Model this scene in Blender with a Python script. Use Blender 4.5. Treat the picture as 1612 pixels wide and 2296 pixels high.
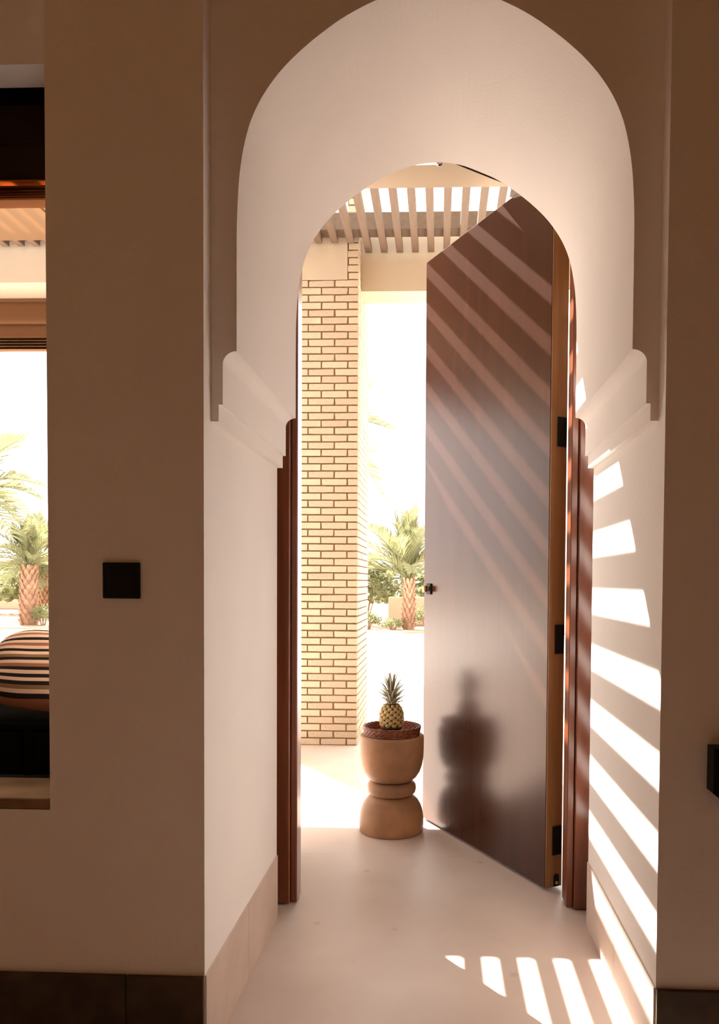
import bpy, bmesh, math, random
from mathutils import Vector, Matrix, noise

random.seed(7)
for o in list(bpy.data.objects):
    bpy.data.objects.remove(o, do_unlink=True)
scene = bpy.context.scene
col = scene.collection
PI = math.pi

# ------------------------------------------------------------------ camera
IMG_W, IMG_H = 1612.0, 2296.0
FOC, PPX, PPY = 1750.0, 915.0, 1360.0        # focal length and principal point, photograph pixels
CAM_H = 1.12
vy = Vector((985.0 - PPX, 1305.0 - PPY, FOC)).normalized()
vd = Vector((550.0 - PPX, 56600.0 - PPY, FOC))
vd = (vd - vd.dot(vy) * vy).normalized()
vx = vd.cross(vy)
rows = [Vector((vx[i], vy[i], -vd[i])) for i in range(3)]     # camera right, down, forward in world axes
cam_data = bpy.data.cameras.new('camera')
cam = bpy.data.objects.new('camera', cam_data)
col.objects.link(cam)
right, down, fwd = rows
cam.matrix_world = Matrix(((right.x, -down.x, -fwd.x, 0.0),
                           (right.y, -down.y, -fwd.y, 0.0),
                           (right.z, -down.z, -fwd.z, CAM_H),
                           (0, 0, 0, 1)))
cam_data.sensor_fit = 'VERTICAL'
cam_data.sensor_height = 36.0
cam_data.sensor_width = 36.0 * IMG_W / IMG_H
cam_data.lens = FOC / IMG_H * 36.0
cam_data.shift_x = (IMG_W / 2 - PPX) / IMG_H
cam_data.shift_y = (PPY - IMG_H / 2) / IMG_H
cam_data.clip_start = 0.05
cam_data.clip_end = 500
scene.camera = cam

# ------------------------------------------------------------------ sky, sun, exposure
world = bpy.data.worlds.new('sky')
scene.world = world
world.use_nodes = True
bg = world.node_tree.nodes['Background']
bg.inputs['Color'].default_value = (1.0, 0.975, 0.95, 1)
bg.inputs['Strength'].default_value = 2.2

SUN = Vector((0.587, -0.805, -1.0)).normalized()
sun_data = bpy.data.lights.new('sun', 'SUN')
sun_data.energy = 22.0
sun_data.color = (1.0, 0.95, 0.89)
sun_data.angle = math.radians(0.27)
sun = bpy.data.objects.new('sun', sun_data)
col.objects.link(sun)
sun.rotation_euler = SUN.to_track_quat('-Z', 'Y').to_euler()
sun.location = (-6, 10, 12)

vs = scene.view_settings
vs.view_transform = 'Standard'
vs.look = 'None'
vs.exposure = 0.95
vs.gamma = 1.0
vs.use_curve_mapping = False
scene.cycles.max_bounces = 14
scene.cycles.diffuse_bounces = 10
scene.cycles.glossy_bounces = 4
scene.cycles.sample_clamp_indirect = 8.0

FILL_STRENGTH = 1.5  # emission of the added globe behind the camera

# ------------------------------------------------------------------ materials
def mat(name, color, rough=0.8, spec=0.3, var=0.0, vscale=6.0, bump=0.0, bscale=60.0, color2=None,
        metal=0.0, coat=0.0, coat_rough=0.1, transl=0.0, rand=0.0, stretch=None, detail=4.0):
    m = bpy.data.materials.new(name)
    m.use_nodes = True
    nt = m.node_tree
    p = nt.nodes['Principled BSDF']
    p.inputs['Roughness'].default_value = rough
    p.inputs['Specular IOR Level'].default_value = spec
    p.inputs['Metallic'].default_value = metal
    p.inputs['Coat Weight'].default_value = coat
    p.inputs['Coat Roughness'].default_value = coat_rough
    c = tuple(color) + (1,)
    tc = nt.nodes.new('ShaderNodeTexCoord')
    mp = nt.nodes.new('ShaderNodeMapping')
    nt.links.new(tc.outputs['Object'], mp.inputs['Vector'])
    if stretch:
        mp.inputs['Scale'].default_value = stretch
    out = None
    if var > 0 or color2 is not None:
        n = nt.nodes.new('ShaderNodeTexNoise')
        n.inputs['Scale'].default_value = vscale
        n.inputs['Detail'].default_value = detail
        nt.links.new(mp.outputs['Vector'], n.inputs['Vector'])
        r = nt.nodes.new('ShaderNodeValToRGB')
        c2 = tuple(color2) + (1,) if color2 is not None else tuple(max(0.0, x * (1 - var)) for x in color) + (1,)
        r.color_ramp.elements[0].position = 0.36
        r.color_ramp.elements[1].position = 0.64
        r.color_ramp.elements[0].color = c2
        r.color_ramp.elements[1].color = c
        nt.links.new(n.outputs['Fac'], r.inputs['Fac'])
        out = r.outputs['Color']
    if rand > 0:
        oi = nt.nodes.new('ShaderNodeObjectInfo')
        hs = nt.nodes.new('ShaderNodeHueSaturation')
        mr = nt.nodes.new('ShaderNodeMapRange')
        mr.inputs['To Min'].default_value = 1 - rand
        mr.inputs['To Max'].default_value = 1 + rand * 0.5
        nt.links.new(oi.outputs['Random'], mr.inputs['Value'])
        nt.links.new(mr.outputs['Result'], hs.inputs['Value'])
        if out is not None:
            nt.links.new(out, hs.inputs['Color'])
        else:
            hs.inputs['Color'].default_value = c
        out = hs.outputs['Color']
    if out is not None:
        nt.links.new(out, p.inputs['Base Color'])
    else:
        p.inputs['Base Color'].default_value = c
    if bump > 0:
        n2 = nt.nodes.new('ShaderNodeTexNoise')
        n2.inputs['Scale'].default_value = bscale
        n2.inputs['Detail'].default_value = 3
        nt.links.new(mp.outputs['Vector'], n2.inputs['Vector'])
        b = nt.nodes.new('ShaderNodeBump')
        b.inputs['Strength'].default_value = bump
        b.inputs['Distance'].default_value = 0.01
        nt.links.new(n2.outputs['Fac'], b.inputs['Height'])
        nt.links.new(b.outputs['Normal'], p.inputs['Normal'])
    if transl > 0:
        t = nt.nodes.new('ShaderNodeBsdfTranslucent')
        if out is not None:
            nt.links.new(out, t.inputs['Color'])
        else:
            t.inputs['Color'].default_value = c
        mx = nt.nodes.new('ShaderNodeMixShader')
        mx.inputs['Fac'].default_value = transl
        nt.links.new(p.outputs['BSDF'], mx.inputs[1])
        nt.links.new(t.outputs['BSDF'], mx.inputs[2])
        nt.links.new(mx.outputs['Shader'], nt.nodes['Material Output'].inputs['Surface'])
    return m

M = {}
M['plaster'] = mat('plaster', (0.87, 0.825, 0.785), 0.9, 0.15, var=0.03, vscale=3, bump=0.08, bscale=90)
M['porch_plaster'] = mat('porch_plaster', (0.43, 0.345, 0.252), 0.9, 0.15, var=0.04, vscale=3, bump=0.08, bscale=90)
M['room_wall'] = mat('room_wall', (0.58, 0.37, 0.18), 0.9, 0.1, var=0.05, vscale=2)
M['room_ceiling'] = mat('room_ceiling', (0.52, 0.32, 0.15), 0.8, 0.1, var=0.1, vscale=3)
M['stone'] = mat('stone', (0.66, 0.53, 0.45), 0.55, 0.3, color2=(0.58, 0.45, 0.37), vscale=5, bump=0.03, bscale=40)
M['dark_stone'] = mat('dark_stone', (0.075, 0.048, 0.024), 0.5, 0.3, color2=(0.035, 0.023, 0.012), vscale=9, bump=0.04, bscale=40, detail=8)  # front baseboards: shade on the room side put into a darker stone colour
M['brick'] = mat('brick', (0.50, 0.40, 0.29), 0.9, 0.15, color2=(0.45, 0.345, 0.24), vscale=9, bump=0.25, bscale=50, rand=0.10)
M['mortar'] = mat('mortar', (0.20, 0.125, 0.07), 0.95, 0.1, var=0.2, vscale=30)
M['pergola_wood'] = mat('pergola_wood', (0.135, 0.092, 0.063), 0.7, 0.2, var=0.15, vscale=5, stretch=(8, 1, 8), rand=0.05)
M['door_wood'] = mat('door_wood', (0.060, 0.017, 0.0065), 0.23, 0.35, color2=(0.048, 0.013, 0.005), vscale=2.0, stretch=(6, 6, 0.5),
                     coat=0.05, coat_rough=0.14, detail=3)
dp = M['door_wood'].node_tree.nodes['Principled BSDF']           # dusty varnish
dp.inputs['Specular Tint'].default_value = (1.0, 0.78, 0.67, 1)
dp.inputs['Sheen Weight'].default_value = 0.11
dp.inputs['Sheen Roughness'].default_value = 0.3
dp.inputs['Sheen Tint'].default_value = (1.0, 0.72, 0.62, 1)
M['edge_wood'] = mat('edge_wood', (0.38, 0.20, 0.085), 0.5, 0.3, color2=(0.29, 0.145, 0.055), vscale=4, stretch=(8, 8, 0.6))
M['frame_wood'] = mat('frame_wood', (0.22, 0.060, 0.021), 0.28, 0.5, color2=(0.15, 0.040, 0.014), vscale=4, stretch=(9, 9, 0.6), coat=0.3, coat_rough=0.15)
M['black'] = mat('black', (0.006, 0.006, 0.006), 0.55, 0.25)
M['black_wood'] = mat('black_wood', (0.006, 0.005, 0.004), 0.9, 0.0, var=0.3, vscale=10)
M['steel'] = mat('steel', (0.62, 0.58, 0.55), 0.3, 0.5, metal=1.0)
M['brass'] = mat('brass', (0.45, 0.25, 0.10), 0.3, 0.5, metal=1.0)
M['stool'] = mat('stool', (0.50, 0.255, 0.12), 0.6, 0.3, color2=(0.29, 0.155, 0.085), vscale=6, bump=0.1, bscale=30, detail=6)
M['tray'] = mat('tray', (0.30, 0.085, 0.035), 0.45, 0.4, color2=(0.15, 0.04, 0.018), vscale=60)
M['pine_skin'] = mat('pine_skin', (0.09, 0.055, 0.016), 0.7, 0.3, color2=(0.05, 0.035, 0.01), vscale=40)
M['pine_eye'] = mat('pine_eye', (0.62, 0.45, 0.20), 0.6, 0.3, color2=(0.50, 0.34, 0.13), vscale=60)
M['pine_base'] = mat('pine_base', (0.030, 0.035, 0.015), 0.6, 0.3)
M['pine_leaf'] = mat('pine_leaf', (0.58, 0.52, 0.35), 0.55, 0.3, color2=(0.42, 0.38, 0.24), vscale=40, transl=0.25)
M['ground'] = mat('ground', (0.74, 0.68, 0.60), 0.9, 0.1, color2=(0.66, 0.58, 0.50), vscale=0.8)
M['slab'] = mat('slab', (0.80, 0.76, 0.70), 0.85, 0.15, var=0.06, vscale=1.5, rand=0.03)
M['soil'] = mat('soil', (0.42, 0.31, 0.22), 0.95, 0.1, color2=(0.34, 0.25, 0.17), vscale=1.0)
M['garden_wall'] = mat('garden_wall', (0.52, 0.33, 0.22), 0.9, 0.1, var=0.1, vscale=2)
M['trunk'] = mat('trunk', (0.36, 0.21, 0.135), 0.9, 0.1, color2=(0.24, 0.13, 0.08), vscale=6, bump=0.3, bscale=12)
M['frond'] = mat('frond', (0.22, 0.21, 0.10), 0.6, 0.3, color2=(0.16, 0.165, 0.075), vscale=3, transl=0.3, rand=0.15)
M['leaf'] = mat('leaf', (0.25, 0.24, 0.12), 0.7, 0.2, color2=(0.18, 0.195, 0.09), vscale=4, transl=0.3, rand=0.15)
M['rock'] = mat('rock', (0.72, 0.66, 0.55), 0.95, 0.1, var=0.2, vscale=3, bump=0.3, bscale=6)
M['blind'] = mat('blind', (0.20, 0.095, 0.042), 0.9, 0.1, var=0.06, vscale=80, transl=0.40)
M['blind_dark'] = mat('blind_dark', (0.035, 0.020, 0.010), 0.9, 0.1, var=0.06, vscale=80, transl=0.25)  # room blind panels: unlit look put into a darker cloth colour
M['blind_fold'] = mat('blind_fold', (0.42, 0.17, 0.06), 0.9, 0.1, var=0.06, vscale=80, transl=0.65)  # room blind folds: glow from behind put into a brighter cloth colour
M['sill_stone'] = mat('sill_stone', (0.27, 0.165, 0.085), 0.6, 0.15, color2=(0.17, 0.10, 0.05), vscale=9)
M['canvas'] = mat('canvas', (0.27, 0.165, 0.092), 0.9, 0.1, transl=0.45)

def floor_material():
    m = mat('limestone_floor', (0.66, 0.55, 0.48), 0.38, 0.4, color2=(0.58, 0.47, 0.40), vscale=2.2, bump=0.02, bscale=30, detail=8)
    nt = m.node_tree
    p = nt.nodes['Principled BSDF']
    link = p.inputs['Base Color'].links[0]
    src = link.from_socket
    tc = nt.nodes.new('ShaderNodeTexCoord')
    v = nt.nodes.new('ShaderNodeTexVoronoi')
    v.inputs['Scale'].default_value = 5.0
    nt.links.new(tc.outputs['Object'], v.inputs['Vector'])
    r = nt.nodes.new('ShaderNodeValToRGB')
    r.color_ramp.elements[0].position = 0.045
    r.color_ramp.elements[0].color = (0.62, 0.60, 0.58, 1)
    r.color_ramp.elements[1].position = 0.085
    r.color_ramp.elements[1].color = (1, 1, 1, 1)
    nt.links.new(v.outputs['Distance'], r.inputs['Fac'])
    mx = nt.nodes.new('ShaderNodeMixRGB')
    mx.blend_type = 'MULTIPLY'
    mx.inputs['Fac'].default_value = 0.4
    nt.links.new(src, mx.inputs['Color1'])
    nt.links.new(r.outputs['Color'], mx.inputs['Color2'])
    nt.links.new(mx.outputs['Color'], p.inputs['Base Color'])
    return m
M['floor'] = floor_material()

def cushion_material():
    m = bpy.data.materials.new('cushion_stripes')
    m.use_nodes = True
    nt = m.node_tree
    p = nt.nodes['Principled BSDF']
    p.inputs['Roughness'].default_value = 0.95
    p.inputs['Specular IOR Level'].default_value = 0.1
    tc = nt.nodes.new('ShaderNodeTexCoord')
    sp = nt.nodes.new('ShaderNodeSeparateXYZ')
    nt.links.new(tc.outputs['UV'], sp.inputs['Vector'])
    r = nt.nodes.new('ShaderNodeValToRGB')
    r.color_ramp.interpolation = 'CONSTANT'
    cream, blk, rust, brn = (0.66, 0.44, 0.30, 1), (0.02, 0.012, 0.010, 1), (0.30, 0.12, 0.06, 1), (0.22, 0.12, 0.05, 1)
    seq = [rust, blk, cream, brn, blk, cream, blk, cream, blk, rust, cream, blk, brn, cream, blk, cream, rust, cream, blk, cream, rust, cream, blk, rust]
    els = r.color_ramp.elements
    n = len(seq)
    els[0].position = 0.0
    els[0].color = seq[0]
    els[1].position = 1.0 / n
    els[1].color = seq[1]
    for i in range(2, n):
        e = els.new(i / n)
        e.color = seq[i]
    nt.links.new(sp.outputs['Y'], r.inputs['Fac'])
    nt.links.new(r.outputs['Color'], p.inputs['Base Color'])
    return m
M['cushion'] = cushion_material()

# ------------------------------------------------------------------ helpers
def mesh_obj(name, me, material=None, parent=None, smooth=False):
    o = bpy.data.objects.new(name, me)
    col.objects.link(o)
    if material and not me.materials:
        me.materials.append(material)
    if parent:
        o.parent = parent
    if smooth:
        for p in me.polygons:
            p.use_smooth = True
    return o

def from_bm(name, bm, material=None, parent=None, smooth=False):
    me = bpy.data.meshes.new(name)
    bmesh.ops.recalc_face_normals(bm, faces=bm.faces)
    bm.to_mesh(me)
    bm.free()
    return mesh_obj(name, me, material, parent, smooth)

def empty(name, loc=(0, 0, 0), rz=0.0):
    o = bpy.data.objects.new(name, None)
    col.objects.link(o)
    o.location = loc
    o.rotation_euler = (0, 0, rz)
    o.empty_display_size = 0.1
    return o

def tag(o, label=None, cat=None, group=None, kind=None):
    if label: o['label'] = label
    if cat: o['category'] = cat
    if group: o['group'] = group
    if kind: o['kind'] = kind
    return o

def add_box(bm, x0, x1, y0, y1, z0, z1, bevel=0.0, seg=1):
    vs_ = [bm.verts.new(p) for p in ((x0, y0, z0), (x1, y0, z0), (x1, y1, z0), (x0, y1, z0),
                                     (x0, y0, z1), (x1, y0, z1), (x1, y1, z1), (x0, y1, z1))]
    fs = [bm.faces.new([vs_[i] for i in f]) for f in
          ((0, 3, 2, 1), (4, 5, 6, 7), (0, 1, 5, 4), (1, 2, 6, 5), (2, 3, 7, 6), (3, 0, 4, 7))]
    if bevel > 0:
        es = set()
        for f in fs:
            es.update(f.edges)
        bmesh.ops.bevel(bm, geom=list(es), offset=bevel, segments=seg, affect='EDGES', profile=0.5)

def box(name, x0, x1, y0, y1, z0, z1, material, parent=None, bevel=0.0, seg=1):
    bm = bmesh.new()
    add_box(bm, x0, x1, y0, y1, z0, z1, bevel, seg)
    return from_bm(name, bm, material, parent)

def add_prism(bm, poly, y0, y1):
    """poly: list of (x, z), extruded from y0 to y1"""
    a = [bm.verts.new((x, y0, z)) for x, z in poly]
    b = [bm.verts.new((x, y1, z)) for x, z in poly]
    n = len(poly)
    bm.faces.new(a)
    bm.faces.new(list(reversed(b)))
    for i in range(n):
        j = (i + 1) % n
        bm.faces.new((a[j], a[i], b[i], b[j]))

def lathe_bm(bm, prof, seg=48, fn=None):
    rings = []
    for r, z in prof:
        if r < 1e-6:
            rings.append([bm.verts.new((0, 0, z))])
        else:
            ring = []
            for k in range(seg):
                a = 2 * PI * k / seg
                rr = r if fn is None else fn(r, z, a, k)
                ring.append(bm.verts.new((rr * math.cos(a), rr * math.sin(a), z)))
            rings.append(ring)
    for i in range(len(rings) - 1):
        A, B = rings[i], rings[i + 1]
        if len(A) == 1 and len(B) == 1:
            continue
        for k in range(seg):
            k2 = (k + 1) % seg
            if len(A) == 1:
                bm.faces.new((A[0], B[k2], B[k]))
            elif len(B) == 1:
                bm.faces.new((A[k], A[k2], B[0]))
            else:
                bm.faces.new((A[k], A[k2], B[k2], B[k]))

def lathe(name, prof, material, parent=None, seg=48, fn=None, smooth=True):
    bm = bmesh.new()
    lathe_bm(bm, prof, seg, fn)
    return from_bm(name, bm, material, parent, smooth)

def tube_bm(bm, pts, rad, sides=8):
    pts = [Vector(p) for p in pts]
    rads = rad if isinstance(rad, (list, tuple)) else [rad] * len(pts)
    rings = []
    for i, p in enumerate(pts):
        t = (pts[min(i + 1, len(pts) - 1)] - pts[max(i - 1, 0)]).normalized()
        u = t.orthogonal().normalized() if i == 0 else (u_prev - u_prev.dot(t) * t).normalized()
        u_prev = u
        w = t.cross(u)
        rings.append([bm.verts.new(p + rads[i] * (math.cos(2 * PI * k / sides) * u + math.sin(2 * PI * k / sides) * w)) for k in range(sides)])
    for a, b in zip(rings, rings[1:]):
        for k in range(sides):
            k2 = (k + 1) % sides
            bm.faces.new((a[k], a[k2], b[k2], b[k]))
    bm.faces.new(list(reversed(rings[0])))
    bm.faces.new(rings[-1])

def spline(pts, sub=5):
    out = []
    n = len(pts)
    for i in range(n - 1):
        p0, p1, p2, p3 = pts[max(i - 1, 0)], pts[i], pts[i + 1], pts[min(i + 2, n - 1)]
        for s in range(sub):
            t = s / sub
            out.append(tuple(0.5 * ((2 * b) + (c - a) * t + (2 * a - 5 * b + 4 * c - d) * t * t + (3 * b - a - 3 * c + d) * t ** 3)
                             for a, b, c, d in zip(p0, p1, p2, p3)))
    out.append(tuple(pts[-1]))
    return out

# ------------------------------------------------------------------ the house wall with its arched passage
XC = -0.0195
XL, XR = -0.5315, 0.4925              # passage jambs
Y_FACE, Y_ARCH, Y_END, Y_OUT = 1.745, 1.80, 2.54, 3.20
Y_WIN, BAY_R = 1.98, -0.69               # thin wall at the window; the bay behind it is wider than the opening
WIN_R, WIN_L = -0.890, -2.30          # left-hand window opening
ROOM_L, ROOM_R, ROOM_B, ROOM_H = -2.75, 2.30, -3.4, 3.05
HOUSE_TOP = 4.6

def half_profile():
    p = [(0.512, 0.0), (0.512, 1.488), (0.4937, 1.488), (0.4937, 1.527), (0.484, 1.527)]
    for i in range(0, 9):
        a = PI / 2 * i / 8
        p.append((0.4515 + 0.0325 * math.cos(a), 1.620 + 0.029 * math.sin(a)))
    arch = [(0.4515, 1.70), (0.4515, 1.86), (0.4503, 1.96), (0.4445, 2.05), (0.432, 2.125), (0.4125, 2.185), (0.383, 2.238),
            (0.343, 2.288), (0.286, 2.340), (0.2165, 2.390), (0.150, 2.425), (0.085, 2.449), (0.035, 2.4585), (0.0, 2.4605)]
    p += spline(arch, 4)
    return p

def ring_poly(hole_right, x0, x1, top):
    """wall slab between x0 and x1 with an opening standing on the floor; hole given as its right half (dx, z) from the floor up"""
    r = [(XC + dx, z) for dx, z in hole_right]
    l = [(XC - dx, z) for dx, z in reversed(hole_right[:-1])]
    return [(x1, 0.0), (x1, top), (x0, top), (x0, 0.0)] + list(reversed(r + l))

def rect_hole(xa, xb, z):
    return [(xa, 0), (xa, z), (xb, z), (xb, 0)]

def frame_poly(x0, x1, top, xa, xb, z):
    return [(x1, 0), (x1, top), (x0, top), (x0, 0), (xa, 0), (xa, z), (xb, z), (xb, 0)]

bm = bmesh.new()
# proud face around the rectangular panel of the arch
add_prism(bm, frame_poly(WIN_R, ROOM_R + 0.3, ROOM_H + 0.2, XL, XR, 2.72), Y_FACE, Y_ARCH)
# arch body, rebate of the door and the outer reveal
add_prism(bm, ring_poly(half_profile(), WIN_R, ROOM_R + 0.3, HOUSE_TOP), Y_ARCH, 1.93)
add_prism(bm, ring_poly(half_profile(), BAY_R, ROOM_R + 0.3, HOUSE_TOP), 1.93, Y_END)
# left of the passage: below, above and beyond the window
add_box(bm, ROOM_L - 0.3, WIN_R, Y_FACE, 1.93, 0.0, 0.590)
add_box(bm, ROOM_L - 0.3, BAY_R, 1.93, 2.62, 0.0, 0.590)
add_box(bm, ROOM_L - 0.3, WIN_R, Y_ARCH, 1.93, 2.306, HOUSE_TOP)
add_box(bm, ROOM_L - 0.3, BAY_R, 1.93, Y_WIN, 2.306, HOUSE_TOP)
add_box(bm, ROOM_L - 0.3, WIN_L, Y_FACE, Y_WIN, 0.590, 2.306)
wall_front = from_bm('wall_front', bm, M['plaster'])
tag(wall_front, 'thick cream plaster wall with the stepped round-topped arch passage', kind='structure')

bm = bmesh.new()
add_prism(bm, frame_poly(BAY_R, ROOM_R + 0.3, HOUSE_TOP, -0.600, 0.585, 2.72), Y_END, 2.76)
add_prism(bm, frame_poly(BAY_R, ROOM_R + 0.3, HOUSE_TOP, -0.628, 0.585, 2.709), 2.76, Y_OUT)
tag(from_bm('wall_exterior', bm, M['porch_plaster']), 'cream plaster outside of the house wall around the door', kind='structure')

tag(box('wall_left', ROOM_L - 0.2, ROOM_L, ROOM_B, Y_FACE, 0, ROOM_H, M['room_wall']), 'ochre side wall of the room left of the window', kind='structure')
tag(box('wall_right', ROOM_R, ROOM_R + 0.2, ROOM_B, Y_FACE, 0, ROOM_H, M['room_wall']), 'ochre side wall of the room right of the passage', kind='structure')
tag(box('wall_back', ROOM_L - 0.2, ROOM_R + 0.2, ROOM_B - 0.2, ROOM_B, 0, ROOM_H, M['room_wall']), 'ochre back wall of the dim room', kind='structure')
tag(box('ceiling', ROOM_L - 0.2, ROOM_R + 0.2, ROOM_B - 0.2, Y_FACE, ROOM_H, ROOM_H + 0.15, M['room_ceiling']), 'brown ceiling of the dim room', kind='structure')
tag(box('floor', ROOM_L - 0.2, ROOM_R + 0.2, ROOM_B - 0.2, 3.158, -0.12, 0.0, M['floor']), 'pinkish beige polished stone floor of room and passage', kind='structure')
tag(box('floor_porch', -8.0, 3.4, 3.1585, 6.62, -0.12, 0.0, M['floor']), 'pale stone floor of the porch outside the door', kind='structure')

# ------------------------------------------------------------------ baseboards, each of single stone tiles
def baseboard(name, label, pieces, material):
    root = empty(name, pieces[0][:1] + (pieces[0][2], 0))
    tag(root, label, kind='structure')
    for i, (x0, x1, y0, y1, z0, z1) in enumerate(pieces):
        b = box('tile', x0, x1, y0, y1, z0, z1, material, None, bevel=0.0012)
        b.parent = root
        b.matrix_parent_inverse = root.matrix_world.inverted()
        b.location = (-root.location.x, -root.location.y, 0)
    return root

BZ = 0.212
baseboard('baseboard_left', 'pinkish stone baseboard along the left wall of the passage',
          [(XL - 0.01, XL + 0.004, 1.747 + 0.398 * i, 2.143 + 0.398 * i if i == 0 else Y_END + 0.0, 0, BZ) for i in range(2)], M['stone'])
baseboard('baseboard_right', 'pinkish stone baseboard in the sun stripes right of the passage',
          [(XR - 0.004, XR + 0.01, 1.747, 2.143, 0, BZ), (XR - 0.004, XR + 0.01, 2.145, Y_END, 0, BZ)], M['stone'])
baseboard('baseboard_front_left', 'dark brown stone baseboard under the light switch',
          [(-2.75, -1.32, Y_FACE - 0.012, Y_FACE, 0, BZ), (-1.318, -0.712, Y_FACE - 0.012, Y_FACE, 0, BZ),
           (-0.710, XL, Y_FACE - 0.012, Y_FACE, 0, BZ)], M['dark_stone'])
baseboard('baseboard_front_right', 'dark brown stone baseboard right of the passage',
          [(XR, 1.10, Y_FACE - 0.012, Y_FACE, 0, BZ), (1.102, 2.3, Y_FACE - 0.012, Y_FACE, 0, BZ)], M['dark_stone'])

# ------------------------------------------------------------------ wooden door frame
frame = empty('trim_door_frame', (0, 2.70, 0))
tag(frame, 'reddish brown varnished wooden door frame behind the arch', kind='structure')
def fbox(name, *a, **k):
    b = box(name, *a, M['frame_wood'], None, **k)
    b.parent = frame
    b.location = (0, -2.70, 0)
    return b
for s in (0, 1):
    if s == 0:
        fbox('jamb', -0.599, -0.5095, 2.645, 2.735, 0.004, 2.69, bevel=0.003)
        fbox('stop', -0.509, -0.4865, 2.664, 2.742, 0.004, 2.605, bevel=0.003)
    else:
        fbox('jamb', 0.468, 0.584, 2.655, 2.745, 0.004, 2.69, bevel=0.003)
        fbox('stop', 0.4435, 0.4675, 2.672, 2.757, 0.004, 2.605, bevel=0.003)
fbox('head', -0.509, 0.4675, 2.645, 2.735, 2.632, 2.69, bevel=0.003)
fbox('head_stop', -0.486, 0.443, 2.664, 2.742, 2.606, 2.631, bevel=0.003)

# ------------------------------------------------------------------ the open door leaf
HINGE_NEAR = Vector((0.3926, 2.8199, 0))
FREE_NEAR = Vector((-0.071, 3.655, 0))
ldir = (FREE_NEAR - HINGE_NEAR)
LEAF_W = ldir.length
ldir.normalize()
LEAF_T = 0.072
DOOR_Z0, DOOR_Z1 = 0.010, 2.594
door = empty('door_1', HINGE_NEAR, math.atan2(ldir.y, ldir.x))      # local x runs along the leaf, local -y is away from the face seen
tag(door, 'tall dark brown varnished wooden door standing open with sun stripes across it', kind='structure')
leaf = box('leaf', 0.002, LEAF_W, -LEAF_T, 0, DOOR_Z0, DOOR_Z1, M['door_wood'], door, bevel=0.002)
leaf_edge = box('edge_strip', -0.003, 0.0015, -LEAF_T + 0.001, -0.001, DOOR_Z0, DOOR_Z1, M['edge_wood'], door, bevel=0.0008)
tag(leaf_edge, 'light brown bare wood edge of the door')
for (z0, z1) in ((1.608, 1.714), (0.863, 0.969), (0.128, 0.234)):
    hb = bmesh.new()
    add_box(hb, -0.008, -0.0035, -LEAF_T + 0.006, -LEAF_T + 0.046, z0, z1, bevel=0.0015)
    hg = from_bm('hinge', hb, M['black'], door)
    kb = bmesh.new()
    n = 5
    for i in range(n):
        za = z0 + (z1 - z0) * i / n + 0.0015
        zb = z0 + (z1 - z0) * (i + 1) / n - 0.0015
        tube_bm(kb, [(-0.010, -LEAF_T - 0.006, za), (-0.010, -LEAF_T - 0.006, zb)], 0.0065, 10)
    from_bm('knuckle', kb, M['black'], hg, True)
    pb = bmesh.new()
    tube_bm(pb, [(-0.010, -LEAF_T - 0.006, z0 - 0.002), (-0.010, -LEAF_T - 0.006, z1 + 0.002)], 0.0035, 8)
    from_bm('pin', pb, M['steel'], hg, True)
# slot of the drop seal at the foot of the hinge edge
sb = bmesh.new()
add_prism(sb, [(-0.0045 + 0.0, 0.02)] + [(-0.0045, 0.02 + 0.001)] + [(-0.0040, 0.05), (-0.0031, 0.05), (-0.0031, 0.02)], -0.058, -0.036)
from_bm('seal_slot', sb, M['black'], door)
slot = bmesh.new()
pts = [(-0.058, 0.012), (-0.058, 0.044)] + [(-0.047 + 0.011 * math.cos(PI - PI * i / 8), 0.046 + 0.011 * math.sin(PI * i / 8)) for i in range(9)] + [(-0.036, 0.012)]
va = [slot.verts.new((-0.0055, y, z)) for y, z in pts]
vb = [slot.verts.new((-0.0031, y, z)) for y, z in pts]
slot.faces.new(va); slot.faces.new(list(reversed(vb)))
for i in range(len(pts)):
    j = (i + 1) % len(pts)
    slot.faces.new((va[i], va[j], vb[j], vb[i]))
from_bm('slot_plate', slot, M['black'], door)
sk = bmesh.new()
tube_bm(sk, [(-0.009, -0.046, 0.026), (-0.0056, -0.046, 0.026)], 0.006, 10)
from_bm('seal_button', sk, M['steel'], door, True)
# lock: black plate with a brass turn knob
lk = box('lock_plate', LEAF_W - 0.075, LEAF_W - 0.030, 0.0, 0.007, 1.062, 1.113, M['black'], door, bevel=0.003)
kb = bmesh.new()
tube_bm(kb, [(LEAF_W - 0.052, 0.007, 1.088), (LEAF_W - 0.052, 0.014, 1.088)], 0.010, 14)
from_bm('knob_neck', kb, M['steel'], lk, True)
kb = bmesh.new()
add_box(kb, LEAF_W - 0.066, LEAF_W - 0.038, 0.014, 0.034, 1.073, 1.103, bevel=0.006, seg=3)
from_bm('knob', kb, M['brass'], lk, True)

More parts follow.
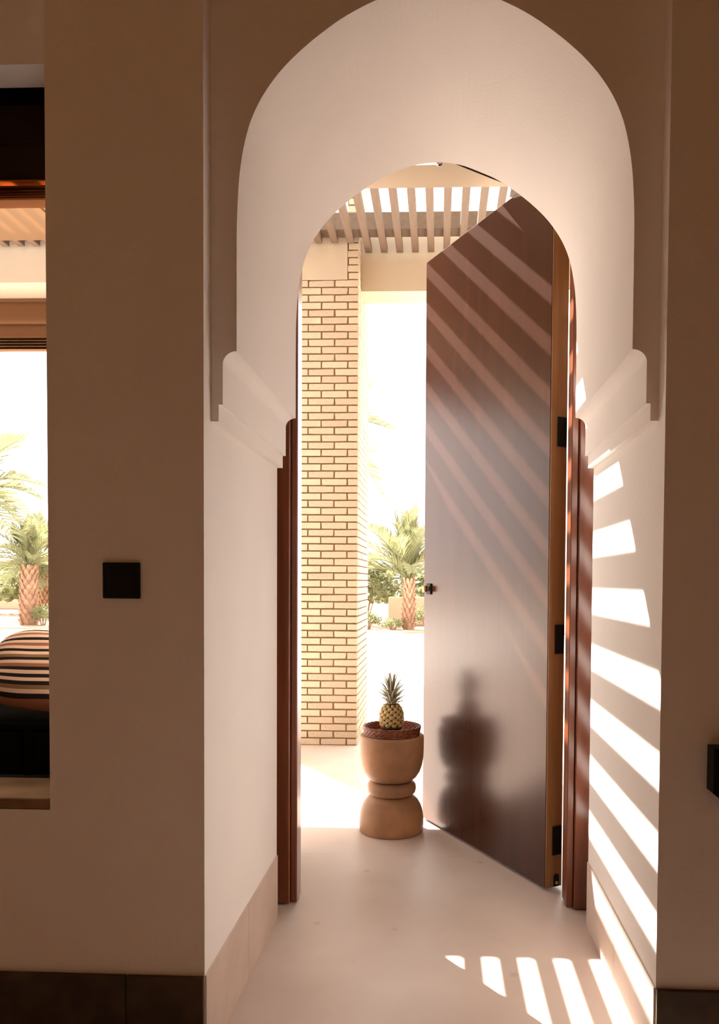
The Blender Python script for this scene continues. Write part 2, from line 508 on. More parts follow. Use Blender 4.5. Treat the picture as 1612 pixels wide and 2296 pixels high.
# door closer on the head of the frame
clo = empty('door_closer', (-0.012, 2.79, 2.60))
tag(clo, 'steel door closer with a thin dark arm above the door', 'door closer')
def cl(name, bmx, m, sm=False):
    o = from_bm(name, bmx, m, clo, sm)
    o.location = (0.012, -2.79, -2.60)
    return o
bm = bmesh.new(); add_box(bm, -0.125, -0.018, 2.800, 2.826, 2.602, 2.612, bevel=0.002); cl('slide_arm', bm, M['steel'])
bm = bmesh.new(); add_box(bm, -0.165, 0.02, 2.742, 2.775, 2.605, 2.634, bevel=0.003); cl('body', bm, M['steel'])
bm = bmesh.new(); tube_bm(bm, [(-0.0116, 2.815, 2.597), (-0.0116, 2.815, 2.618)], 0.011, 16); cl('pivot', bm, M['steel'], True)
bm = bmesh.new(); tube_bm(bm, [(-0.0116, 2.815, 2.5955), (-0.0116, 2.815, 2.5972)], 0.005, 12); cl('pivot_screw', bm, M['black'], True)
bm = bmesh.new(); tube_bm(bm, [(0.0, 2.818, 2.615), (0.09, 2.845, 2.615)], [0.004, 0.008], 8); cl('arm_sleeve', bm, M['black'], True)
bm = bmesh.new(); tube_bm(bm, [(0.05, 2.838, 2.612), (0.262, 3.00, 2.612)], 0.0028, 8); cl('arm_rod', bm, M['black'], True)
bm = bmesh.new(); add_box(bm, 0.255, 0.285, 2.985, 3.05, 2.593, 2.606, bevel=0.002); cl('shoe', bm, M['steel'])

# ------------------------------------------------------------------ switch plate and the black box at the right edge
sw = empty('light_switch', (-0.7187, Y_FACE, 1.078))
tag(sw, 'black square light switch plate on the plaster left of the arch', 'light switch')
b = box('plate', -0.0425, 0.0425, -0.009, 0.0, 0.0, 0.0815, M['black'], sw, bevel=0.002)
box('rocker', -0.030, 0.030, -0.012, -0.009, 0.012, 0.0695, M['black'], sw, bevel=0.0015)

wb = empty('wall_sconce', (0.66, Y_FACE, 0.63))  # unidentified black object, modelled as a wall-mounted box
tag(wb, 'black angular wall fitting cut off by the right picture edge', 'wall lamp')
bm = bmesh.new()
add_prism(bm, [(-0.066, 0.038), (-0.020, 0.0), (0.020, 0.0), (0.066, 0.038), (0.066, 0.136), (-0.066, 0.136)], -0.05, -0.008)
from_bm('housing', bm, M['black'], wb)
box('back_plate', -0.045, 0.045, -0.008, 0.0, 0.03, 0.125, M['black'], wb)

# ------------------------------------------------------------------ added fill light, unseen behind the camera, brightening the dim room
lamp = empty('pendant_lamp', (-0.5, -1.0, 2.15))
tag(lamp, 'warm glowing globe pendant lamp hanging in the room', 'lamp')
M['lamp_glass'] = mat('lamp_glass', (0.9, 0.8, 0.65), 0.4, 0.3)
lp = M['lamp_glass'].node_tree.nodes['Principled BSDF']
lp.inputs['Emission Color'].default_value = (1.0, 0.65, 0.29, 1)
lp.inputs['Emission Strength'].default_value = FILL_STRENGTH
lathe('globe', [(0.0, 0.0)] + [(0.2 * math.sin(PI * i / 16), 0.2 - 0.2 * math.cos(PI * i / 16)) for i in range(1, 16)] + [(0.0, 0.4)], M['lamp_glass'], lamp, 32)
lathe('cap', [(0.0, 0.385), (0.06, 0.385), (0.05, 0.42), (0.0, 0.425)], M['black'], lamp, 20)
bm = bmesh.new(); tube_bm(bm, [(0, 0, 0.42), (0, 0, ROOM_H - 2.15)], 0.004, 8); from_bm('cord', bm, M['black'], lamp)

# ------------------------------------------------------------------ window on the left: sill, seat, cushion, blind
sill = empty('trim_window_sill', (-1.5, 1.85, 0.59))
tag(sill, 'brown stone window sill below the striped cushion', kind='structure')
b = box('sill_slab', WIN_L, WIN_R - 0.004, Y_FACE + 0.001, 1.93, 0.591, 0.616, M['sill_stone'], sill, bevel=0.002)
b.location = (1.5, -1.85, -0.59)

seat = empty('window_seat', (-1.55, 2.25, 0.616))
tag(seat, 'low black wooden window seat box standing on the sill', 'window seat')
def sb_(name, *a, **k):
    o = box(name, *a, M['black_wood'], seat, **k)
    o.location = (1.55, -2.25, -0.616)
    return o
sb_('carcass', WIN_L + 0.02, BAY_R - 0.01, 1.957, 2.55, 0.617, 0.735)
sb_('top_board', WIN_L + 0.01, BAY_R - 0.006, 1.945, 2.56, 0.7355, 0.749, bevel=0.002)
x = BAY_R - 0.012
for i in range(4):
    sb_('front_panel', x - 0.335, x - 0.02, 1.950, 1.9565, 0.630, 0.728, bevel=0.001)
    sb_('stile', x - 0.358, x - 0.338, 1.946, 1.9565, 0.618, 0.735, bevel=0.001)
    x -= 0.36

def cushion(name, w, hh, t):
    bm = bmesh.new()
    n = 28
    uvl = bm.loops.layers.uv.new('UVMap')
    top, bot = {}, {}
    for i in range(n + 1):
        for j in range(n + 1):
            u, v = i / n * 2 - 1, j / n * 2 - 1
            e = (1 - abs(u) ** 2.6) * (1 - abs(v) ** 2.6)
            th = t * max(e, 0) ** 0.42
            xx, zz = u * w * (1 - 0.08 * abs(v) ** 3), v * hh * (1 - 0.22 * abs(u) ** 5)
            wob = 0.006 * noise.noise(Vector((u * 2.2, v * 2.2, 1.3)))
            top[i, j] = bm.verts.new((xx, -th - wob, zz))
            if 0 < i < n and 0 < j < n:
                bot[i, j] = bm.verts.new((xx, th + wob, zz))
            else:
                bot[i, j] = top[i, j]
    for d, flip in ((top, False), (bot, True)):
        for i in range(n):
            for j in range(n):
                q = [(i, j), (i + 1, j), (i + 1, j + 1), (i, j + 1)]
                if flip:
                    q.reverse()
                try:
                    f = bm.faces.new([d[k] for k in q])
                except ValueError:
                    continue
                for lp, k in zip(f.loops, q):
                    lp[uvl].uv = (k[0] / n, min(max(k[1] / n + 0.010 * math.sin(k[0] / n * 9), 0.001), 0.999))
    return bm
cu = empty('cushion', (-0.955, 2.035, 0.7505))
tag(cu, 'brown, black and cream striped cushion on the black window seat', 'cushion')
cb = from_bm('cover', cushion('c', 0.245, 0.114, 0.070), M['cushion'], cu, True)
cb.rotation_euler = (math.radians(-38), math.radians(5), 0)
cb.location = (0, 0.0, 0.119)

def roman_blind(name, label, x0, x1, y, prof, loc, panel_mat):
    """prof: list of profile pieces [(name, [(dy, z), ...])] swept along x"""
    root = empty(name, loc)
    tag(root, label, 'blind')
    zt = prof[0][1][0][1]
    box('head_rail', x0 - loc[0], x1 - loc[0], -0.012, 0.034, zt - 0.022 - loc[2], zt + 0.0015 - loc[2], M['black_wood'] if panel_mat == 'blind_dark' else M['blind'], root)
    for nm, pl in prof:
        bm = bmesh.new()
        th = 0.003
        pts = spline(pl, 4) if len(pl) > 2 else pl
        nx = 10
        def off(i, sgn):
            a = Vector(pts[max(i - 1, 0)]); b_ = Vector(pts[min(i + 1, len(pts) - 1)])
            t = (b_ - a).normalized()
            return Vector((-t.y, t.x)) * th / 2 * sgn
        grid = {}
        for k in range(nx + 1):
            xx = x0 + (x1 - x0) * k / nx
            for i, p in enumerate(pts):
                for sgn in (-1, 1):
                    q = Vector(p) + off(i, sgn)
                    w = 0.0015 * math.sin(xx * 7 + i * 0.3)
                    grid[k, i, sgn] = bm.verts.new((xx - loc[0], y + q.x + w - loc[1], q.y + w - loc[2]))
        N = len(pts)
        for k in range(nx):
            for i in range(N - 1):
                for sgn in (-1, 1):
                    bm.faces.new((grid[k, i, sgn], grid[k + 1, i, sgn], grid[k + 1, i + 1, sgn], grid[k, i + 1, sgn]))
            for i in (0, N - 1):
                bm.faces.new((grid[k, i, -1], grid[k + 1, i, -1], grid[k + 1, i, 1], grid[k, i, 1]))
        for k in (0, nx):
            for i in range(N - 1):
                bm.faces.new((grid[k, i, -1], grid[k, i + 1, -1], grid[k, i + 1, 1], grid[k, i, 1]))
        from_bm(nm, bm, M[panel_mat] if nm == 'panel' else M['blind_fold' if panel_mat == 'blind_dark' else 'blind'], root, True)
    return root

prof = [('panel', [(0.02, 2.304), (0.018, 2.26), (0.010, 2.20), (0.0, 2.182)]),
        ('panel', [(0.012, 2.200), (0.006, 2.16), (-0.004, 2.11), (-0.016, 2.084)])]
zz = 2.084
for i in range(5):
    d = (0.016, 0.013, 0.009, 0.007, 0.006)[i]
    prof.append(('fold', [(-0.016 - 0.004 * i, zz), (0.010 - 0.002 * i, zz + 0.004), (0.022, zz - 0.002), (0.008, zz - d + 0.001), (-0.016 - 0.004 * i, zz - d)]))
    zz -= d
roman_blind('roman_blind', 'dark brown folded fabric blind at the top of the room window', WIN_L + 0.01, WIN_R - 0.004, 1.895, prof, (-1.55, 1.895, 2.304), 'blind_dark')

prof = [('panel', [(0.02, 3.138), (0.0, 3.10), (-0.03, 3.03), (-0.05, 2.965), (-0.03, 2.950)]),
        ('panel', [(0.02, 2.985), (0.0, 2.95), (-0.02, 2.90), (-0.04, 2.853)])]
zz = 2.853
for i in range(4):
    d = 0.022
    prof.append(('fold', [(-0.04 - 0.006 * i, zz), (0.02, zz + 0.006), (0.045, zz - 0.004), (0.01, zz - d + 0.003), (-0.04 - 0.006 * i, zz - d)]))
    zz -= d
roman_blind('roman_blind', 'reddish brown blind drawn up under the outer porch beam', -4.2, -1.32, 5.58, prof, (-2.8, 5.58, 3.138), 'blind')

# ------------------------------------------------------------------ brick column of the porch
CXR, CXL, CYF, CYB = -0.554, -1.255, 5.275, 6.04
PITCH_Z, PITCH_X, JOINT = 0.04907, 0.1785, 0.0095
N_COURSE = 64
column = empty('brick_column', (-0.9, 5.6, 0))
tag(column, 'cream brick column of the porch seen through the doorway', 'column')
def col_part(o, x, y, z):
    o.parent = column
    o.location = (x + 0.9, y - 5.6, z)
    return o
c = box('mortar_core', CXL + 0.008, CXR - 0.008, CYF + 0.008, CYB - 0.008, 0.0, 3.135, M['mortar'])
col_part(c, 0, 0, 0)
c = box('mortar_shaft', -0.6305, CXR - 0.008, CYF + 0.008, CYB - 0.008, 3.1355, 4.05, M['mortar'])
col_part(c, 0, 0, 0)

def brick_mesh(seed):
    rnd = random.Random(seed)
    bm = bmesh.new()
    add_box(bm, -0.5, 0.5, -0.5, 0.5, -0.5, 0.5)
    for v in bm.verts:
        v.co += Vector((rnd.uniform(-.012, .012), rnd.uniform(-.02, .02), rnd.uniform(-.045, .045)))
    es = list(bm.edges)
    bmesh.ops.bevel(bm, geom=es, offset=0.03, segments=1, affect='EDGES')
    me = bpy.data.meshes.new('brick')
    bmesh.ops.recalc_face_normals(bm, faces=bm.faces)
    bm.to_mesh(me); bm.free()
    me.materials.append(M['brick'])
    return me
BRICKS = [brick_mesh(i) for i in range(8)]
side_bm = bmesh.new()
DEPTH = 0.085
for cidx in range(82):
    z = (cidx + 0.5) * PITCH_Z
    odd = cidx % 2
    first = 0.157 if odd else 0.068
    left_lim = CXL if cidx < N_COURSE else -0.629
    xr = CXR
    ln = first
    while xr > left_lim + 0.012:
        xl = max(xr - ln, left_lim)
        if xl < -0.975:                              # behind the passage wall: one joined part
            add_box(side_bm, xl, xr, CYF, CYF + DEPTH, z - PITCH_Z / 2 + JOINT / 2, z + PITCH_Z / 2 - JOINT / 2)
        else:
            o = bpy.data.objects.new('brick', random.choice(BRICKS))
            col.objects.link(o)
            o.scale = (xr - xl, DEPTH, PITCH_Z - JOINT)
            col_part(o, (xl + xr) / 2, CYF + DEPTH / 2 + random.uniform(-0.0015, 0.0015), z)
            o.rotation_euler = (0, random.uniform(-0.006, 0.006), random.uniform(-0.004, 0.004))
        xr = xl - JOINT
        ln = PITCH_X - JOINT
    ya = CYF + DEPTH + JOINT
    ln = 0.09 if odd else 0.17
    while ya < CYB - 0.012:                          # the sunlit right flank
        yb = min(ya + ln, CYB)
        add_box(side_bm, CXR - DEPTH, CXR + random.uniform(-0.001, 0.001), ya, yb, z - PITCH_Z / 2 + JOINT / 2, z + PITCH_Z / 2 - JOINT / 2)
        ya = yb + JOINT
        ln = PITCH_X - JOINT
    if cidx < N_COURSE:
        add_box(side_bm, CXL, CXL + DEPTH, CYF + DEPTH + JOINT, CYB, z - PITCH_Z / 2 + JOINT / 2, z + PITCH_Z / 2 - JOINT / 2)
sbk = from_bm('flank_bricks', side_bm, M['brick'])
col_part(sbk, 0, 0, 0)
sbk['kind'] = 'stuff'

# ------------------------------------------------------------------ porch beams and lintel
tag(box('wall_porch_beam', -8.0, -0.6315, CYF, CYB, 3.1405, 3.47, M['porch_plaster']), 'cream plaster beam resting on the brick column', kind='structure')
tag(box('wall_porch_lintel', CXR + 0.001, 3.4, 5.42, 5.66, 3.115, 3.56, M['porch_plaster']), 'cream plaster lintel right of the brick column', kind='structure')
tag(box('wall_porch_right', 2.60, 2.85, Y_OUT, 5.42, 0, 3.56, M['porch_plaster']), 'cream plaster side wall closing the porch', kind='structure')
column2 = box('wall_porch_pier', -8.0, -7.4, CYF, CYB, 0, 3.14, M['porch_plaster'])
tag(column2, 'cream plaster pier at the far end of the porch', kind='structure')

# ------------------------------------------------------------------ pergola
pergola = empty('pergola', (-1.5, 4.2, 3.365))
tag(pergola, 'brown wooden slatted pergola roof over the porch', 'pergola')
def pg(o):
    o.parent = pergola
    o.location = (o.location.x + 1.5, o.location.y - 4.2, o.location.z - 3.365)
    return o
pg(box('ledger', -4.5, BAY_R, Y_WIN + 0.002, Y_WIN + 0.06, 3.406, 3.518, M['pergola_wood'], bevel=0.003))
pg(box('beam', -8.0, 2.59, 5.13, 5.25, 3.406, 3.518, M['pergola_wood'], bevel=0.003))
pg(box('ledger', BAY_R, 2.59, Y_OUT + 0.002, Y_OUT + 0.06, 3.406, 3.518, M['pergola_wood'], bevel=0.003))
SL_W, SL_P, SL_X = 0.046, 0.1062, -0.2037
def slat_mesh(y1, y0):
    bm = bmesh.new()
    add_box(bm, 0, SL_W, y0, y1, 3.365, 3.405, bevel=0.0015)
    me = bpy.data.meshes.new('slat')
    bmesh.ops.recalc_face_normals(bm, faces=bm.faces)
    bm.to_mesh(me); bm.free()
    me.materials.append(M['pergola_wood'])
    return me
SM_LONG, SM_SHORT, SM_BAY = slat_mesh(5.395, Y_OUT + 0.002), slat_mesh(5.236, Y_OUT + 0.002), slat_mesh(5.236, Y_WIN + 0.002)
for k in range(-40, 26):
    xs = SL_X + SL_P * k
    if xs > 2.5 or xs < -4.4:
        continue
    o = bpy.data.objects.new('slat', SM_BAY if xs < -0.75 else SM_SHORT if xs < -0.58 else SM_LONG)
    col.objects.link(o)
    o.location = (xs, 0, random.uniform(-0.001, 0.001))
    pg(o)
cv = box('canopy', -8.0, -2.42, Y_WIN + 0.07, 5.12, 3.356, 3.360, M['canvas'])
pg(cv)
tag(cv, 'pale canvas stretched over the slats')

# ------------------------------------------------------------------ stool, tray, pineapple
STX, STY = -0.208, 3.487
stool = empty('stool', (STX, STY, 0))
tag(stool, 'turned wooden hourglass stool carrying a tray beside the door', 'stool')
base = [(0.0, 0.0), (0.138, 0.0), (0.1435, 0.006), (0.1450, 0.030), (0.1440, 0.062), (0.1400, 0.090), (0.1320, 0.115), (0.1200, 0.136),
        (0.1060, 0.151), (0.094, 0.160), (0.086, 0.163), (0.0, 0.163)]
lathe('base', base, M['stool'], stool, 64)
ring = [(0.0, 0.1635), (0.084, 0.1635), (0.097, 0.167), (0.1065, 0.177), (0.1100, 0.193), (0.1085, 0.208), (0.101, 0.219), (0.090, 0.224), (0.080, 0.225), (0.0, 0.225)]
lathe('ring', ring, M['stool'], stool, 64)
bowl = [(0.0, 0.2255), (0.078, 0.2255), (0.094, 0.231), (0.112, 0.247), (0.127, 0.270), (0.137, 0.300), (0.1425, 0.335), (0.1440, 0.375), (0.1440, 0.425),
        (0.1420, 0.432), (0.136, 0.434), (0.0, 0.434)]
lathe('bowl', bowl, M['stool'], stool, 64)

TZ = 0.4345
tray = empty('woven_tray', (STX, STY, TZ))
tag(tray, 'round reddish brown woven tray on the wooden stool', 'tray')
lathe('bottom', [(0.0, 0.0), (0.122, 0.0), (0.124, 0.003), (0.122, 0.006), (0.0, 0.006)], M['tray'], tray, 64)
wall_prof = []
nr = 4
for i in range(nr * 4 + 1):
    t = i / (nr * 4)
    wall_prof.append((0.124 + 0.006 * t + 0.0012 * math.cos(i * PI / 2), 0.004 + 0.031 * t))
inner = [(r - 0.006, z) for r, z in reversed(wall_prof)]
lathe('rim_wall', wall_prof + inner, M['tray'], tray, 192, fn=lambda r, z, a, k: r + 0.0016 * (1 if (k // 3 + int(z / 0.0078)) % 2 else -1))
bm = bmesh.new()
n = 128
for strand in (0, 1):
    pts = [((0.1275 + 0.0022 * math.cos(16 * 2 * PI * i / n * 1 + strand * PI)) * math.cos(2 * PI * i / n),
            (0.1275 + 0.0022 * math.cos(16 * 2 * PI * i / n + strand * PI)) * math.sin(2 * PI * i / n),
            0.0372 + 0.0022 * math.sin(16 * 2 * PI * i / n + strand * PI)) for i in range(n + 1)]
    tube_bm(bm, pts, 0.0026, 6)
from_bm('rim_braid', bm, M['tray'], tray, True)

PZ = TZ + 0.0065
pine = empty('pineapple', (STX - 0.002, STY + 0.002, PZ))
tag(pine, 'ripe golden pineapple with spiky crown standing on the woven tray', 'pineapple')
def pr(z):                                   # radius of the fruit at height z
    pts = [(0.0, 0.030), (0.012, 0.040), (0.03, 0.0475), (0.055, 0.0520), (0.08, 0.0520), (0.10, 0.0480), (0.117, 0.040), (0.128, 0.030), (0.134, 0.020)]
    for (a, ra), (b_, rb) in zip(pts, pts[1:]):
        if a <= z <= b_:
            return ra + (rb - ra) * (z - a) / (b_ - a)
    return pts[-1][1]
zs = [i * 0.134 / 22 for i in range(23)]
lathe('flesh', [(0, 0)] + [(pr(z) - 0.0015, z) for z in zs] + [(0, 0.136)], M['pine_skin'], pine, 40)
lathe('foot', [(0, 0.0), (0.0315, 0.0), (0.041, 0.011), (0.0465, 0.022), (0.0485, 0.029), (0.045, 0.029)], M['pine_base'], pine, 40)
bm = bmesh.new()
rows_n, per = 8, 10
for r_ in range(rows_n):
    z = 0.037 + r_ * 0.0122
    for k in range(per):
        a = 2 * PI * (k + 0.5 * (r_ % 2)) / per + r_ * 0.03
        rad = pr(z) - 0.001
        slope = (pr(min(z + 0.006, 0.134)) - pr(max(z - 0.006, 0))) / 0.012
        nrm = Vector((math.cos(a), math.sin(a), -slope)).normalized()
        tan = Vector((-math.sin(a), math.cos(a), 0))
        up = nrm.cross(tan) * -1
        if up.z < 0:
            up = -up
        ctr = Vector((rad * math.cos(a), rad * math.sin(a), z))
        wdt, hgt = 2 * PI * pr(z) / per * 0.415, 0.0104
        dia = [bm.verts.new(ctr + tan * (wdt * math.cos(t)) * (1.0) + up * (hgt * math.sin(t))) for t in [i * PI / 3 for i in range(6)]]
        mid = [bm.verts.new(ctr + tan * (wdt * 0.62 * math.cos(t)) + up * (hgt * 0.62 * math.sin(t)) + nrm * 0.0046) for t in [i * PI / 3 for i in range(6)]]
        tip = bm.verts.new(ctr + nrm * 0.0066 + up * 0.003)
        for i in range(6):
            j = (i + 1) % 6
            bm.faces.new((dia[i], dia[j], mid[j], mid[i]))
            bm.faces.new((mid[i], mid[j], tip))
eyes = from_bm('rind_eyes', bm, M['pine_eye'], pine)
eyes['kind'] = 'stuff'
crown = lathe('crown', [(0, 0.130), (0.021, 0.131), (0.019, 0.150), (0.014, 0.175), (0.006, 0.205), (0, 0.21)], M['pine_leaf'], pine, 16)
def leaf_mesh(length, width, bend):
    bm = bmesh.new()
    n = 7
    prev = None
    for i in range(n + 1):
        t = i / n
        w = width * (1 - t) ** 0.7 * (0.75 + 0.25 * math.sin(PI * t)) if t < 1 else 0.0003
        x = bend * length * t * t
        z = length * (t - 0.25 * bend * t * t)
        l = bm.verts.new((x - 0.25 * w, -w, z)); m_ = bm.verts.new((x + 0.15 * w, 0, z)); r = bm.verts.new((x - 0.25 * w, w, z))
        m2 = bm.verts.new((x + 0.15 * w + 0.0012 * (1 - t) + 0.0002, 0, z))
        if prev:
            bm.faces.new((prev[0], prev[1], m_, l)); bm.faces.new((prev[1], prev[2], r, m_))
            bm.faces.new((prev[0], l, m2, prev[3])); bm.faces.new((prev[3], m2, r, prev[2]))
        prev = (l, m_, r, m2)
    me = bpy.data.meshes.new('leaf')
    bmesh.ops.recalc_face_normals(bm, faces=bm.faces)
    bm.to_mesh(me); bm.free()
    me.materials.append(M['pine_leaf'])
    for p in me.polygons:
        p.use_smooth = True
    return me
LEAVES = [leaf_mesh(0.052, 0.0060, 0.55), leaf_mesh(0.075, 0.0068, 0.42), leaf_mesh(0.100, 0.0074, 0.28), leaf_mesh(0.105, 0.0076, 0.10)]
rnd = random.Random(3)
ga = PI * (3 - math.sqrt(5))
for i in range(52):
    t = i / 51
    kind = 0 if t < 0.25 else 1 if t < 0.55 else 2 if t < 0.85 else 3
    o = bpy.data.objects.new('leaf', LEAVES[kind])
    col.objects.link(o)
    o.parent = crown
    a = i * ga
    r0 = 0.019 * (1 - t) + 0.004
    o.location = (r0 * math.cos(a), r0 * math.sin(a), 0.131 + 0.046 * t)
    tilt = (0.75 * (1 - t) + 0.10) * rnd.uniform(0.8, 1.15)
    o.rotation_euler = (Matrix.Rotation(a, 3, 'Z') @ Matrix.Rotation(tilt, 3, 'Y')).to_euler()
    s = rnd.uniform(1.0, 1.3)
    o.scale = (s, s, s)

# ------------------------------------------------------------------ outside: ground, paving, garden
tag(box('ground', -70, 60, 6.62, 140, -0.25, -0.022, M['ground']), 'pale sandy ground beyond the porch', kind='structure')
tag(box('ground_garden', -70, 60, 17.25, 139, -0.021, 0.02, M['soil']), 'sandy brown soil of the palm garden', kind='structure')
paving = empty('paving', (-5, 12, 0))
tag(paving, 'sunlit white stone paving between porch and garden', kind='structure')
me = None
bm = bmesh.new(); add_box(bm, 0, 1.586, 0, 1.586, -0.02, 0.0, bevel=0.004)
me = bpy.data.meshes.new('slab'); bmesh.ops.recalc_face_normals(bm, faces=bm.faces); bm.to_mesh(me); bm.free(); me.materials.append(M['slab'])
for i in range(13):
    for j in range(6):
        o = bpy.data.objects.new('slab', me)
        col.objects.link(o)
        o.parent = paving
        o.location = (-16.0 + 1.6 * i + 5, 6.64 + 1.6 * j - 12 + 0.8 * 0, 0)
for i in range(9):
    o = bpy.data.objects.new('slab', me)
    col.objects.link(o)
    o.parent = paving
    o.scale = (1, 0.6, 1)
    o.location = (-16.0 + 1.6 * i + 5 + 0.8, 16.24 - 12, 0)

def frond_mesh(seed, length, droop, nleaf=26, leaf_len=0.42):
    rnd = random.Random(seed)
    bm = bmesh.new()
    pts = []
    for i in range(11):
        t = i / 10
        pts.append(Vector((length * (t - 0.12 * droop * t * t), 0, length * (0.42 * t - droop * t * t * 0.62))))
    tube_bm(bm, pts, [0.022 * (1 - 0.85 * i / 10) for i in range(11)], 5)
    def at(t):
        f = t * 10
        i = min(int(f), 9)
        return pts[i].lerp(pts[i + 1], f - i)
    for k in range(nleaf):
        t = 0.16 + 0.84 * k / (nleaf - 1)
        p = at(t)
        tg = (at(min(t + 0.05, 1)) - at(max(t - 0.05, 0))).normalized()
        L = leaf_len * (0.55 + 0.75 * math.sin(PI * min(t * 0.9 + 0.12, 1))) * rnd.uniform(0.85, 1.1)
        for s in (-1, 1):
            sd = Vector((0, s, 0))
            d = (tg * 0.75 + sd * 0.62 + Vector((0, 0, 0.30 + rnd.uniform(-0.15, 0.15)))).normalized()
            wv = tg.cross(d).cross(d).normalized() * 0.016
            a_ = p + wv; b_ = p - wv
            m1 = p + d * L * 0.55 + wv * 1.2; m2 = p + d * L * 0.55 - wv * 1.2
            tip = p + d * L + Vector((0, 0, -0.10 * L))
            q = [bm.verts.new(v) for v in (a_, b_, m2, tip, m1)]
            bm.faces.new((q[0], q[1], q[2], q[4])); bm.faces.new((q[4], q[2], q[3]))
    me = bpy.data.meshes.new('frond')
    bm.to_mesh(me); bm.free()
    me.materials.append(M['frond'])
    return me
FRONDS = [frond_mesh(1, 1.7, 0.55), frond_mesh(2, 1.7, 0.95), frond_mesh(3, 1.7, 1.35), frond_mesh(4, 1.5, 0.1)]

def trunk_mesh(hh, r0, r1, seed):
    rnd = random.Random(seed)
    bm = bmesh.new()
    prof = [(0, 0)] + [(r0 + (r1 - r0) * t - 0.02, hh * t) for t in [i / 8 for i in range(9)]] + [(0, hh + 0.05)]
    lathe_bm(bm, prof, 12)
    nring = max(4, int(hh / 0.11))
    for i in range(nring):                               # leaf-base scales
        z = hh * i / nring
        r = r0 + (r1 - r0) * i / nring
        for k in range(9):
            a = 2 * PI * (k + 0.5 * (i % 2)) / 9 + rnd.uniform(-0.08, 0.08)
            c, s = math.cos(a), math.sin(a)
            tn = Vector((-s, c, 0)); rd = Vector((c, s, 0))
            w = r * 0.34
            p0 = rd * (r - 0.03) + Vector((0, 0, z))
            vs4 = [p0 - tn * w, p0 + tn * w, rd * (r + 0.035) + tn * w * 0.45 + Vector((0, 0, z + 0.15)), rd * (r + 0.035) - tn * w * 0.45 + Vector((0, 0, z + 0.15))]
            bk = rd * (r - 0.04) + Vector((0, 0, z + 0.15))
            q = [bm.verts.new(v) for v in vs4] + [bm.verts.new(bk)]
            bm.faces.new(q[:4]); bm.faces.new((q[3], q[2], q[4])); bm.faces.new((q[1], q[4], q[2])); bm.faces.new((q[0], q[3], q[4]))
    me = bpy.data.meshes.new('trunk')
    bmesh.ops.recalc_face_normals(bm, faces=bm.faces)
    bm.to_mesh(me); bm.free()
    me.materials.append(M['trunk'])
    return me

def palm(x, y, hh, r0, r1, nf, scale, label, seed, upright=0.0, z=0.02, kmax=1.0):
    rnd = random.Random(seed)
    root = empty('palm_tree', (x, y, z))
    tag(root, label, 'palm tree', 'palms in the garden')
    t = mesh_obj('trunk', trunk_mesh(hh, r0, r1, seed))
    t.parent = root
    for i in range(nf):
        k = kmax * i / max(nf - 1, 1)
        m = FRONDS[3] if k < 0.25 else FRONDS[0] if k < 0.55 else FRONDS[1] if k < 0.85 else FRONDS[2]
        o = bpy.data.objects.new('frond', m)
        col.objects.link(o)
        o.parent = root
        o.location = (0, 0, hh)
        a = i * ga + rnd.uniform(-0.2, 0.2)
        tilt = -(1.05 - 1.15 * k) - upright * (1 - k)
        o.rotation_euler = (Matrix.Rotation(a, 3, 'Z') @ Matrix.Rotation(tilt, 3, 'Y') @ Matrix.Rotation(rnd.uniform(-0.3, 0.3), 3, 'X')).to_euler()
        s = scale * rnd.uniform(0.85, 1.1)
        o.scale = (s, s, s)
    return root

palm(-0.70, 18.0, 1.15, 0.15, 0.13, 26, 0.95, 'palm with spreading fronds standing right behind the doorway view, short pinkish trunk', 11, 0.1, 0.02, 0.74)
palm(-0.80, 21.5, 1.95, 0.13, 0.11, 22, 0.58, 'taller thin palm rising behind the short palm in the doorway view', 12, 0.4)
palm(-2.75, 20.6, 1.2, 0.15, 0.13, 24, 0.95, 'palm half hidden behind the brick column in the doorway view', 13)
palm(-1.72, 9.4, 2.75, 0.16, 0.14, 22, 0.72, 'tall near palm behind the brick column with one frond tip showing', 15)
palm(-9.92, 18.5, 1.42, 0.21, 0.19, 26, 0.70, 'stout palm with scaly trunk in the middle of the window view', 16, 0.5)
palm(-11.35, 17.9, 2.95, 0.20, 0.18, 30, 1.35, 'tallest palm at the left edge of the window view with arching fronds', 17)
palm(-9.75, 21.5, 1.5, 0.17, 0.15, 24, 0.9, 'palm at the right edge of the window view behind the stout palm', 18)
palm(-11.6, 22.5, 1.3, 0.17, 0.15, 24, 1.0, 'low palm behind the stout palm on its left in the window view', 19)

def shrub(x, y, r, hh, label, seed, n=420):
    rnd = random.Random(seed)
    root = empty('shrub', (x, y, 0.02))
    tag(root, label, 'shrub', 'shrubs in the garden')
    bm = bmesh.new()
    for i in range(n):
        a, b_ = rnd.uniform(0, 2 * PI), math.acos(rnd.uniform(-0.35, 1))
        rr = rnd.uniform(0.55, 1.0)
        p = Vector((r * rr * math.sin(b_) * math.cos(a), r * rr * math.sin(b_) * math.sin(a), hh * (0.42 + 0.58 * rr * math.cos(b_))))
        d = Vector((rnd.uniform(-1, 1), rnd.uniform(-1, 1), rnd.uniform(-0.2, 1))).normalized()
        w = d.orthogonal().normalized() * r * 0.06
        L = r * 0.26
        q = [bm.verts.new(v) for v in (p, p + d * L * 0.5 + w, p + d * L, p + d * L * 0.5 - w)]
        bm.faces.new(q)
    from_bm('foliage', bm, M['leaf'], root)
    bm = bmesh.new()
    for i in range(6):
        a = i * 1.05
        tube_bm(bm, [(0.04 * math.cos(a), 0.04 * math.sin(a), 0), (r * 0.45 * math.cos(a), r * 0.45 * math.sin(a), hh * 0.6)], [0.02, 0.008], 5)
    from_bm('stems', bm, M['trunk'], root)
    return root
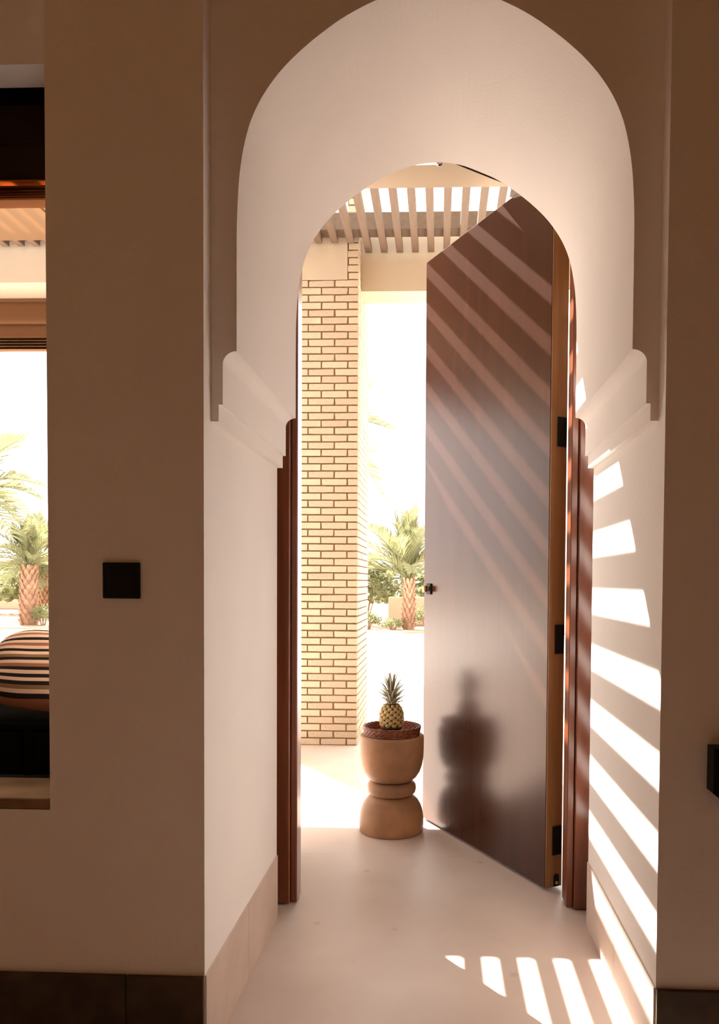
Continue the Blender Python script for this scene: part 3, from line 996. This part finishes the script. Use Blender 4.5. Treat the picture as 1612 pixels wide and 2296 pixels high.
shrub(-1.66, 18.0, 0.32, 0.40, 'low round shrub beside the brick column at the paving edge', 21)
shrub(-1.05, 17.75, 0.24, 0.26, 'small flat shrub in front of the short palm', 22)
shrub(-0.28, 18.3, 0.33, 0.55, 'shrub next to the open door edge in the garden', 23)
shrub(-2.05, 21.8, 0.9, 1.9, 'tall pale bush left of the short palm', 24, 700)
shrub(-0.05, 23.0, 1.0, 1.7, 'broad bush behind the short palm on its right', 25, 700)
shrub(-1.25, 24.0, 1.0, 1.75, 'wide bush far behind the short palm', 26, 700)
shrub(-9.47, 18.3, 0.26, 0.50, 'green shrub at the foot of the stout palm', 27)
shrub(-13.2, 24.5, 1.3, 1.6, 'far bush at the left in the window view', 28, 700)
shrub(-11.2, 26.0, 1.4, 1.7, 'far bush behind the stout palm in the window view', 29, 700)

tag(box('garden_wall', -1.28, 1.6, 19.6, 19.9, 0.02, 0.74, M['garden_wall'], bevel=0.02), 'low orange garden wall behind the short palm', 'garden wall')
tag(box('garden_wall', -18, -11.6, 28.0, 28.3, 0.02, 0.95, M['garden_wall'], bevel=0.02), 'low orange garden wall behind the palms in the window view', 'garden wall')
tag(box('garden_house', -40, -14, 60, 66, 0.02, 2.6, M['garden_wall'], bevel=0.05), 'distant flat orange building beyond the garden', 'building')

def rock(x, y, sx, sy, sz, label, seed):
    bm = bmesh.new()
    bmesh.ops.create_icosphere(bm, subdivisions=3, radius=1)
    for v in bm.verts:
        nn = noise.noise(v.co * 1.3 + Vector((seed, 0, 0)))
        v.co *= 1 + 0.25 * nn
        v.co = Vector((v.co.x * sx, v.co.y * sy, max(v.co.z, -0.3) * sz))
    o = from_bm('boulder', bm, M['rock'], None, True)
    o.location = (x, y, 0.02 + sz * 0.25)
    tag(o, label, 'boulder', 'boulders in the garden')
rock(-10.70, 17.75, 0.33, 0.25, 0.22, 'pale boulder left of the stout palm trunk', 1)
rock(-1.30, 18.8, 0.25, 0.18, 0.18, 'pale boulder behind the low shrubs in the doorway view', 2)
